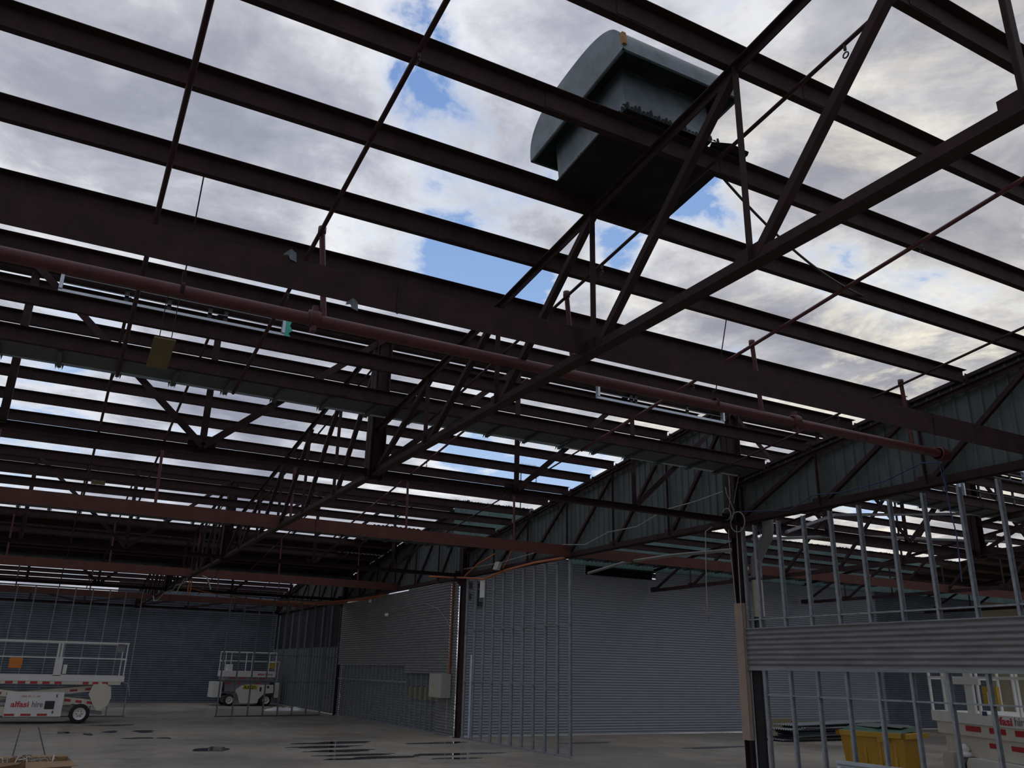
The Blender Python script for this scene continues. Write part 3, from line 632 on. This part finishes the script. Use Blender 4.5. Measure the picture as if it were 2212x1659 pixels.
# speaker/junction cluster on the central frame
jb=empty('junction_box',(10.62,21.93,3.5)); tag(jb,'green and black switch boxes on the blue wall right of the second column','electrical box')
m=MB(); m.box((.12,-.08,.06),(.36,0,.30)); m.build('green_box',GREEN,jb)
for a_,b_ in (((.10,-.09,.32),(.34,0,.40)),((.10,-.09,-.05),(.33,0,.03)),((-.18,-.06,.12),(-.1,0,.28)),((-.20,-.06,.42),(-.08,0,.6)),((.14,-.06,.46),(.24,0,.6))):
    m=MB(); m.box(a_,b_); m.build('black_box',BLK,jb)
tl=empty('tube_light',(XC-.12,20.3,3.55)); tag(tl,'small white fitting hanging at the top of the central stud frame','lamp'); m=MB(); m.box((0,0,.0),(.06,.16,.5)); m.build('body',LAMP,tl)
# hanging boards
def board(xa,xb,Y0,z0,Y1,z1,label,top):
    # xa..xb along the upper edge at (Y0,z0), lower edge at (Y1,z1)
    o=empty('hanging_board',((xa+xb)/2,Y0,z0)); tag(o,label,'sign'); w=(xb-xa)/2; dy,dz=Y1-Y0,z1-z0
    m=MB(); m.add([(-w,0,0),(w,0,0),(w,dy,dz),(-w,dy,dz),(-w,.01,.015),(w,.01,.015),(w,dy+.01,dz+.015),(-w,dy+.01,dz+.015)],[(0,1,2,3),(7,6,5,4),(0,4,5,1),(1,5,6,2),(2,6,7,3),(3,7,4,0)]); m.build('panel',PLY,o)
    for s_ in (-1,1): m=MB(); m.tube([(s_*w*.55,.02,0),(s_*w*.55,top[0]-Y0,top[1]-z0)],.005,6); m.build('hanging_wire',BLK,o)
board(.44,.64,8.30,4.727,8.85,4.594,'brown plywood board hanging on two wires under the nearest bay at left',(8.10,5.24))
board(.32,.60,20.0,5.63,20.15,5.40,'small brown board hanging on wires in the second bay at left',(19.75,5.20+.0))
# little torn sheet pieces on the big beam
for (x,z,lb_) in ((1.02,4.47,'small grey torn metal scrap on top of the deep beam, upper of two'),(1.50,4.20,'small grey torn metal scrap under the deep beam, lower of two')):
    m=MB(); m.add([(x,5.405,z),(x+.05,5.40,z+.05),(x+.09,5.405,z+.03),(x+.10,5.41,z-.04),(x+.05,5.405,z-.03),(x+.04,5.412,z-.0),(x,5.414,z-.01),(x+.09,5.412,z+.02)],[(0,1,5),(1,2,3),(1,3,4),(1,4,5),(6,7,1)]); tag(m.build('metal_scrap',HOOD),lb_,'scrap')
# diagonal pipe in side room
cable('long grey conduit rising across the side room to the column',[(12.6,19.0,4.25),(12.1,16.6,4.27),(11.4,14.0,4.1),(10.64,11.2,3.85)],.035,CABW)
cable('grey conduit crossing the side room behind the right stud frame',[(10.6,10.0,4.0),(12.4,10.5,4.55),(16,10.2,4.9)],.03,GALV)
cable('second grey conduit crossing the side room behind the right stud frame',[(10.7,10.9,4.0),(13.5,11.2,4.35),(19,11.4,4.75)],.03,GALV)
for i,(x,y,z) in enumerate(((11.3,11.3,3.98),(10.95,11.4,3.55))):
    o=empty('bulb_lamp',(x,y,z)); tag(o,('yellow-white bulkhead lamp, upper one, ' if i==0 else 'round white lamp, lower one, ')+'just right of the flexible downpipe','lamp')
    m=MB(); m.lathe((0,0,0),(1,0,.3),[(0,-.07),(.05,-.05),(.06,0),(.05,.05),(0,.07)],12); m.build('shade',LAMP,o)
    m=MB(); m.tube([(0,0,.04),(.0,0,4.27-z)],.006,5); m.build('stem',CABW,o)
# aerial on the roof beyond
an=empty('tv_aerial',(20.6,37.2,11.9)); tag(an,'thin television aerial far beyond the roof against the sky','aerial')
an.location=(22.6,41,12.98)
m=MB(); m.tube([(-1.1,0,0),(1.1,0,-.05)],.03,6); m.tube([(0,0,0),(0,0,-12.97)],.03,6)
m.build('boom',BLK,an)
for i in range(12):
    m=MB(); m.tube([(-.0+i*.09,0,-.22),(-.0+i*.09,0,.18)],.012,5); m.build('element',BLK,an)

# ---------------------------------------------------------------- scissor lifts
def wheel(parent,x,y,z,r=.26,w=.2):
    t=MB(); t.lathe((x,y-w/2,z),(0,1,0),[(r*.62,0),(r*.9,0),(r,.03),(r,w-.03),(r*.9,w),(r*.62,w)],28)
    o=t.build('tyre',RUBBER,parent)
    m=MB(); m.lathe((x,y-w/2+.01,z),(0,1,0),[(r*.64,-.008),(r*.56,-.008),(r*.50,.03),(r*.18,.03),(r*.14,.0),(0,.0)],28); m.build('rim',WHITE,o)
    m=MB(); 
    for a in range(6): m.box((x-.012+math.cos(a*1.047)*r*.28,y-w/2+.028,z-.012+math.sin(a*1.047)*r*.28),(x+.012+math.cos(a*1.047)*r*.28,y-w/2+.038,z+.012+math.sin(a*1.047)*r*.28))
    m.build('wheel_nut',BLK,o); return o
def rails(o,x0,x1,y0,y1,z0,z1,posts,m_=WHITE,r=.019):
    for y in (y0,y1):
        m=MB(); m.bar((x0,y,z1),(x1,y,z1),.04); m.build('top_rail',m_,o)
        m=MB(); m.bar((x0,y,(z0+z1)/2+.02),(x1,y,(z0+z1)/2+.02),.032); m.build('mid_rail',m_,o)
        for x in posts:
            m=MB(); m.bar((x,y,z0),(x,y,z1),.035); m.build('rail_post',m_,o)
    for x in (x0,x1):
        m=MB(); m.bar((x,y0,z1),(x,y1,z1),.04); m.bar((x,y0,(z0+z1)/2),(x,y1,(z0+z1)/2),.03); m.build('end_rail',m_,o)
def stripes(o,x0,x1,y,z0,z1,n,gap=.5,skip=(),dz=0):
    w=(x1-x0)/n
    for i in range(n):
        if i in skip: continue
        a=x0+i*w; b=a+w*(1-gap); za=dz*(i/n); zb=dz*((i+1-gap)/n)
        m=MB(); m.add([(a,y,z0+za),(b,y,z0+zb),(b,y,z1+zb),(a,y,z1+za),(a,y+.003,z0+za),(b,y+.003,z0+zb),(b,y+.003,z1+zb),(a,y+.003,z1+za)],[(0,1,2,3),(0,4,5,1),(1,5,6,2),(2,6,7,3),(3,7,4,0)]); m.build('red_stripe',REDT,o)
# lift A : large, left edge
A=empty('scissor_lift',(.20,28.9,0)); tag(A,'large white scissor lift with red stripes at the left edge of the picture','scissor lift')
m=MB(); m.box((-2.9,.0,1.16),(2.16,1.7,1.32)); m.build('platform_deck',WHITE,A)
m=MB(); m.box((-2.9,.01,1.07),(2.08,1.68,1.16)); m.build('deck_skirt',CREAM,A)
stripes(A,-2.2,.62,.004,1.075,1.145,9,.4); stripes(A,1.05,2.1,.004,1.075,1.145,4,.4,(3,))
rails(A,-2.9,2.14,.03,1.65,1.32,2.26,(-2.9,-1.4,.27,.36,2.12))
m=MB(); m.box((.22,.0,1.3),(.42,.06,1.78)); m.build('gate_post',WHITE,A)
m=MB(); m.box((.46,.1,1.36),(.56,.2,1.62)); m.build('white_canister',LAMP,A)
m=MB(); m.box((-.95,.0,1.5),(-.62,.05,1.78)); m.build('orange_box',ORANGE,A)
m=MB(); m.box((1.85,.1,2.02),(2.05,.3,2.24)); m.build('control_box',GREYL,A)
def arm(o,x0,z0,x1,z1,y,w=.17,m_=CREAM):
    m=MB(); m.bar((x0,y,z0),(x1,y,z1),.08,w); return m.build('scissor_arm',m_,o)
arm(A,-2.6,1.0,1.75,.52,.10); arm(A,-2.6,.55,1.75,1.0,.25); arm(A,-2.6,1.0,1.75,.52,1.45); arm(A,-2.6,.55,1.75,1.0,1.3)
stripes(A,-1.15,1.55,.056,.80,.87,9,.45,(),-.29)
stripes(A,.75,1.55,.205,.86,.92,2,.5,(),.08)
m=MB(); m.prism([(0,-.36),(.2,-.22),(.26,0),(.22,.28),(.05,.38),(-.28,.36),(-.36,.08),(-.2,-.2),(-.08,-.36)],(1.62,-.02,.72),(1.62,.05,.72)); 
m.build('end_bracket',CREAM,A)
m=MB(); m.bar((.6,.1,.42),(1.7,.1,.28),.07,.1); m.build('lower_link',GREYL,A)
m=MB(); m.box((-3.0,.15,.22),(1.0,1.5,.45)); m.build('chassis',CREAM,A)
m=MB(); m.box((-.83,-.16,.20),(.62,.12,.86)); m.build('battery_box',WHITE,A)
stripes(A,-.81,.42,-.165,.22,.28,3,.38)
m=MB(); m.box((.16,-.166,.40),(.41,-.16,.62)); m.build('dark_grille',BLK,A)
m=MB(); m.box((.42,-.166,.72),(.45,-.16,.80)); m.box((.38,-.166,.28),(.41,-.16,.36)); m.build('latch',BLK,A)
text('1300 55 11 00',.065,REDL,A,(-.50,-.163,.72),(1,0,0),(0,0,1),width=.49)
text('alfasi',.21,REDL,A,(-.69,-.163,.46),(1,0,0),(0,0,1),bold=.005,width=.45)
text('hire',.21,GREYL,A,(-.17,-.163,.46),(1,0,0),(0,0,1),bold=.004,width=.28)
wheel(A,1.10,.0,.27,.27,.22); wheel(A,-2.3,.0,.27,.27,.22); wheel(A,1.10,1.6,.27,.27,.22)
m=MB(); m.bar((2.16,.2,1.14),(2.32,.2,1.1),.02); m.bar((2.32,.2,1.1),(2.4,.2,.75),.02); m.build('hook_rod',GALV,A)
# lift B : small, middle distance
B=empty('scissor_lift',(7.55,40.3,0)); tag(B,'small white scissor lift numbered A3226 behind the far stud frame','scissor lift')
m=MB(); m.box((-.25,.0,1.22),(2.05,1.4,1.47)); m.build('platform_deck',WHITE,B)
stripes(B,0,1.8,-.004,1.16,1.2,4,.4); stripes(B,-.1,1.6,-.004,.92,.97,4,.45,(2,))
rails(B,-.22,2.02,.03,1.35,1.47,2.28,(-.22,.02,.95,2.02))
m=MB(); m.box((-.2,.02,1.07),(1.95,1.3,1.22)); m.box((-.1,.1,.6),(1.85,1.2,1.07)); m.build('scissor_stack',GREYL,B)
m=MB(); m.add([(x,y,z) for y in (-.04,1.4) for x,z in ((.30,.62),(.62,.86),(.85,.90),(2.0,.90),(2.02,.56),(1.62,.52),(1.40,.30),(1.35,.12),(.58,.12),(.46,.50))],[tuple(range(10))[::-1],tuple(range(10,20))]+[(i,(i+1)%10,10+(i+1)%10,10+i) for i in range(10)]); m.build('body_cover',WHITE,B)
m=MB(); m.box((.66,-.046,.70),(1.28,-.04,.88)); m.build('number_plate',YELD,B)
text('A3226',.17,BLK,B,(.69,-.05,.73),(1,0,0),(0,0,1),bold=.004,width=.55)
m=MB(); m.box((1.40,-.046,.62),(1.48,-.04,.80)); m.box((1.72,-.046,.76),(1.82,-.04,.85)); m.build('black_slot',BLK,B)
text('alfasi',.13,REDL,B,(1.25,-.004,1.30),(1,0,0),(0,0,1),bold=.003,width=.33); text('hire',.13,GREYL,B,(1.63,-.004,1.30),(1,0,0),(0,0,1),bold=.003,width=.28)
m=MB(); m.box((-.60,.1,.35),(-.22,1.3,1.0)); m.build('outrigger',WHITE,B); m=MB(); m.box((2.1,.1,.35),(2.3,1.3,1.0)); m.build('outrigger',WHITE,B)
m=MB(); m.box((-.1,.2,1.47),(.15,.5,1.75)); m.build('white_bucket',LAMP,B)
m=MB(); m.box((1.75,.04,1.62),(2.0,.1,1.85)); m.build('document_box',AMBER,B)
m=MB(); m.bar((2.05,.3,1.9),(2.25,.3,1.9),.04); m.bar((2.25,.3,1.9),(2.2,.3,1.05),.03); m.build('ladder',WHITE,B)
wheel(B,.12,.02,.25,.25,.2); wheel(B,1.72,.02,.25,.25,.2); wheel(B,.12,1.4,.25,.25,.2); wheel(B,1.72,1.4,.25,.25,.2)
# lift C : right, behind the stud frame
Cc=empty('scissor_lift',(13.4,9.8,0),-1.99); tag(Cc,'white scissor lift behind the right stud frame beside the yellow bin','scissor lift')
m=MB(); m.box((0,.0,1.08),(4.2,1.3,1.24)); m.build('platform_deck',WHITE,Cc)
m=MB(); m.box((.1,.02,.90),(4.1,1.28,1.08)); m.build('deck_skirt',CREAM,Cc)
stripes(Cc,.9,3.9,.015,.97,1.05,5,.35); stripes(Cc,1.4,4.0,.045,.76,.83,5,.45)
m=MB(); m.box((.25,.05,.60),(4.0,1.25,.90)); m.build('scissor_stack',CREAM,Cc)
rails(Cc,0.02,4.1,.03,1.25,1.24,2.25,(.02,.42,1.05,1.35,2.3,3.2))
m=MB(); m.box((.50,.0,1.24),(.68,.04,2.2)); m.box((1.05,.0,1.24),(1.25,.04,2.2)); m.box((.50,-.01,1.66),(1.45,.03,1.75)); m.build('gate',WHITE,Cc)
m=MB(); m.box((1.50,.0,1.38),(1.85,.05,1.64)); m.build('document_box',AMBER,Cc); m=MB(); m.box((1.62,-.005,1.39),(1.73,.0,1.56)); m.build('paper',LAMP,Cc)
m=MB(); m.box((1.42,-.005,1.22),(1.54,.0,1.28)); m.build('blue_label',CABB,Cc)
text('alfasi',.155,REDL,Cc,(1.66,-.004,1.11),(1,0,0),(0,0,1),bold=.004,width=.44); text('hire 1',.155,GREYL,Cc,(2.15,-.004,1.12),(1,0,0),(0,0,1),bold=.002,width=.40)
m=MB(); m.add([(x,y,z) for y in (-.14,1.3) for x,z in ((1.05,.12),(1.05,.52),(1.12,.60),(4.0,.58),(4.0,.12))],[(0,4,3,2,1),(5,6,7,8,9)]+[(i,(i+1)%5,5+(i+1)%5,5+i) for i in range(5)]); m.build('body_cover',WHITE,Cc)
m=MB(); m.add([(x,y,z) for y in (-.08,1.3) for x,z in ((.30,.12),(.30,.55),(.38,.63),(.60,.63),(.60,.12))],[(0,4,3,2,1),(5,6,7,8,9)]+[(i,(i+1)%5,5+(i+1)%5,5+i) for i in range(5)]); m.build('end_cover',CREAM,Cc)
m=MB(); m.lathe((.85,-.02,.58),(0,0,1),[(0,.0),(.12,.02),(.10,.07),(.06,.09),(.09,.12),(.03,.19),(0,.2)],7); m.build('white_bundle',BAGW,Cc)
text('www.alfasi.com.au',.06,GREYL,Cc,(2.2,-.145,.50),(1,0,0),(0,0,1))
for x in (.9,3.5):
    wheel(Cc,x,.1,.27,.27,.22)
# ---------------------------------------------------------------- wheelie skip bin
yb=empty('wheeled_bin',(11.96,9.70,0),-1.32); yb.scale=(.84,.78,1); tag(yb,'yellow wheeled rubbish bin with a green lid behind the right stud frame','bin')
m=MB(); m.add([(-.52,-.36,.12),(.52,-.36,.12),(.52,.36,.12),(-.52,.36,.12),(-.60,-.44,.90),(.60,-.44,.90),(.60,.44,.90),(-.60,.44,.90)],[(0,3,2,1),(0,1,5,4),(1,2,6,5),(2,3,7,6),(3,0,4,7)]); m.build('body',YEL,yb)
m=MB(); m.box((-.66,-.50,.86),(.66,-.42,.93)); m.box((-.66,.42,.86),(.66,.50,.93)); m.box((-.66,-.5,.86),(-.58,.5,.93)); m.box((.58,-.5,.86),(.70,.5,.93)); m.box((.15,-.54,.80),(.35,-.5,.86)); m.build('rim',YEL,yb)
m=MB(); 
for i in range(4): m.box((-.45+i*.28,-.43,.2),(-.40+i*.28,-.41,.82))
m.build('rib',YEL,yb)
m=MB(); m.add([(-.58,-.42,.93),(.58,-.42,.93),(.58,.42,.96),(-.58,.42,.96),(-.5,-.3,.99),(.5,-.3,.97),(.5,.35,1.02),(-.5,.35,1.02)],[(0,1,5,4),(1,2,6,5),(2,3,7,6),(3,0,4,7),(4,5,6,7)]); m.build('lid',DGREEN,yb)
m=MB(); m.add([(-.50,-.2,1.0),(.1,-.32,.995),(.42,.0,1.005),(-.2,.3,1.04),(-.4,.2,1.03)],[(0,1,2,3,4)]); m.add([(.1,-.3,1.02),(.5,-.25,1.0),(.5,.2,1.04),(.0,.2,1.03)],[(0,1,2,3)]); m.build('loose_sheeting',CLAD,yb)
for x in (-.42,.42):
    m=MB(); m.lathe((x,-.3,.08),(1,0,0),[(0,-.03),(.08,-.03),(.08,.03),(0,.03)],14); m.build('wheel',RUBBER,yb)
# pile of old roof sheets
ps=0
for i in range(9):
    z=.04+i*.045; dx=random.uniform(-.35,.35); dy=random.uniform(-.15,.15)
    mb=corr(0,.9,0,4.2+random.uniform(-.4,.4),(0,1,0),(1,.0,.012*random.uniform(-1,2)),(0,0,1),(18.9+dx+.05*i,18.4+dy,z),pitch=.09,amp=.016,seg=6)
    tag(mb.build('roof_sheet',ZINC if i%2 else GALV),f'loose corrugated roof sheet in the pile by the side room wall, {ORD[i]} from the bottom','sheet','piled roof sheets')
for i in range(3):
    m=MB(); m.box((21.0+i*1.7,21.75,.0),(22.5+i*1.7,21.85,.40-.06*i)); tag(m.build('timber_board',TIMBER),f'dull yellow board standing at the foot of the side room wall, {ORD[i]} from the left','board')
# ---------------------------------------------------------------- cardboard box with scraps
cb_=empty('cardboard_box',(.12,13.95,0),.06); tag(cb_,'open cardboard box full of cable scraps at the bottom left corner','box')
m=MB()
for a,b in (((-.5,-.3),(.5,-.3)),((.5,-.3),(.5,.35)),((.5,.35),(-.5,.35)),((-.5,.35),(-.5,-.3))): m.bar((a[0],a[1],.21),(b[0],b[1],.21),.006,.42)
m.box((-.5,-.3,0),(.5,.35,.006)); m.build('carton',CARD,cb_)
def flap(pts,m_): 
    m=MB(); n=len(pts); m.add([V(p) for p in pts]+[V(p)+V((0,0,.006)) for p in pts],[tuple(range(n))[::-1],tuple(range(n,2*n))]+[(i,(i+1)%n,n+(i+1)%n,n+i) for i in range(n)]); m.build('flap',m_,cb_)
flap([(-.06,-.3,.42),(.5,-.3,.42),(.56,-.52,.38),(-.06,-.52,.36)],CARD); flap([(-.5,-.3,.42),(-.10,-.3,.42),(-.16,-.52,.42),(-.58,-.50,.36)],CARDD)
flap([(-.5,-.3,.42),(-.5,.35,.42),(-.72,.3,.42),(-.72,-.25,.43)],CARD); flap([(-.5,.35,.42),(.5,.35,.42),(.45,.55,.43),(-.45,.55,.42)],CARD)
for i in range(16):
    a=random.uniform(-.35,.35); b=random.uniform(-.15,.36); l=random.uniform(.1,.4); th=random.uniform(0,6.28)
    m=MB(); m.tube([(a,b,.3),(a+math.cos(th)*l*.3,b+math.sin(th)*l*.2,.43+random.uniform(0,.04)),(a+math.cos(th)*l*.7,b+math.sin(th)*l*.4,.44+random.uniform(-.02,.05)),(a+math.cos(th)*l,b+math.sin(th)*l*.5,.42)],.007,5)
    m.build('scrap',[CABW,CARDD,GALV,LAMP][i%4],cb_)
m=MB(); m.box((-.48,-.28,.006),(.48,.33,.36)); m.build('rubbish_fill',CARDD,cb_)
# ---------------------------------------------------------------- floor details
def puddle(cx,cy,rx,ry,i):
    n=28; vs=[(cx,cy,.004)]
    ph=[random.uniform(0,6.28) for _ in range(4)]
    for k in range(n):
        a=6.2832*k/n; r=1+.22*math.sin(2*a+ph[0])+.15*math.sin(3*a+ph[1])+.10*math.sin(5*a+ph[2])+.06*math.sin(9*a+ph[3])
        vs.append((cx+rx*r*math.cos(a),cy+ry*r*math.sin(a),.004))
    m=MB(); m.add(vs,[(0,1+k,1+(k+1)%n) for k in range(n)],True); return m.build('puddle',WATER)
PUD=[(.72,25.28,.30,.45,'left, in front of the large lift wheel'),(1.95,25.4,.18,.35,'small one left of the middle of the hall'),(2.75,25.42,.30,.4,'dark one right of the small left one'),(2.44,23.2,.30,.22,'thin streak in the left half'),(3.58,19.9,.34,.55,'with a cross-shaped reflection, left of centre'),
(6.6,20.9,.95,.30,'long streak, farthest of the five central ones'),(6.0,19.9,.9,.22,'long streak, second of the five central ones'),(6.1,18.9,.85,.22,'long streak, third of the five central ones'),(6.1,17.95,.95,.16,'long streak, fourth of the five central ones'),(6.3,17.3,1.0,.22,'long streak, nearest of the five central ones'),
(9.0,20.3,.85,.2,'thin one near the second column'),(8.2,17.6,.9,.25,'long one in front of the central stud frame'),(7.9,16.75,.5,.16,'small one nearest the central stud frame'),(3.0,23.1,.14,.2,'tiny one left of centre'),(2.2,28.0,.6,.25,'streak beside the large lift'),(1.4,24.6,.12,.3,'round spot left of the middle'),(12.8,19.5,.9,.2,'streak on the side room floor'),(15.5,17.5,1.2,.2,'long streak on the side room floor near the bin')]
for i,(x,y,a,b,lb_) in enumerate(PUD): tag(puddle(x,y,a,b,i),'dark shallow puddle on the concrete, '+lb_,'puddle','puddles on the floor')
for i,(p0,p1) in enumerate((((-.13,12,0),(-.12,27,0)),((.52,12,0),(.30,27.5,0)),((4.2,24,0),(6.2,17,0)),((4.6,30,0),(7.8,14,0)))):
    m=MB(); m.bar((*p0[:2],.001),(*p1[:2],.001),.02 if i<2 else .03,.004); tag(m.build('floor_joint',BLACK if i<2 else GREYL),kind='structure'); bpy.data.objects[m and 'floor_joint'].name=f'trim_{i+1}'
bg_=empty('plastic_sheet',(9.05,36.3,0)); tag(bg_,'crumpled white plastic sheet on the floor beside the small lift','plastic sheet')
m=MB(); nx,ny=16,5; vs=[]
for i in range(nx+1):
    for j in range(ny+1):
        e=min(i,nx-i,j*2,(ny-j)*2)/2
        vs.append((-.1+i*.10-.8*0+random.uniform(-.03,.03)-.6,j*.12-.3,.004+min(1,e)*random.uniform(.03,.14)))
m.add(vs,[(i*(ny+1)+j,(i+1)*(ny+1)+j,(i+1)*(ny+1)+j+1,i*(ny+1)+j+1) for i in range(nx) for j in range(ny)],True); m.build('crumpled_film',BAGW,bg_)
for i,x in enumerate((2.75,3.3)): pass
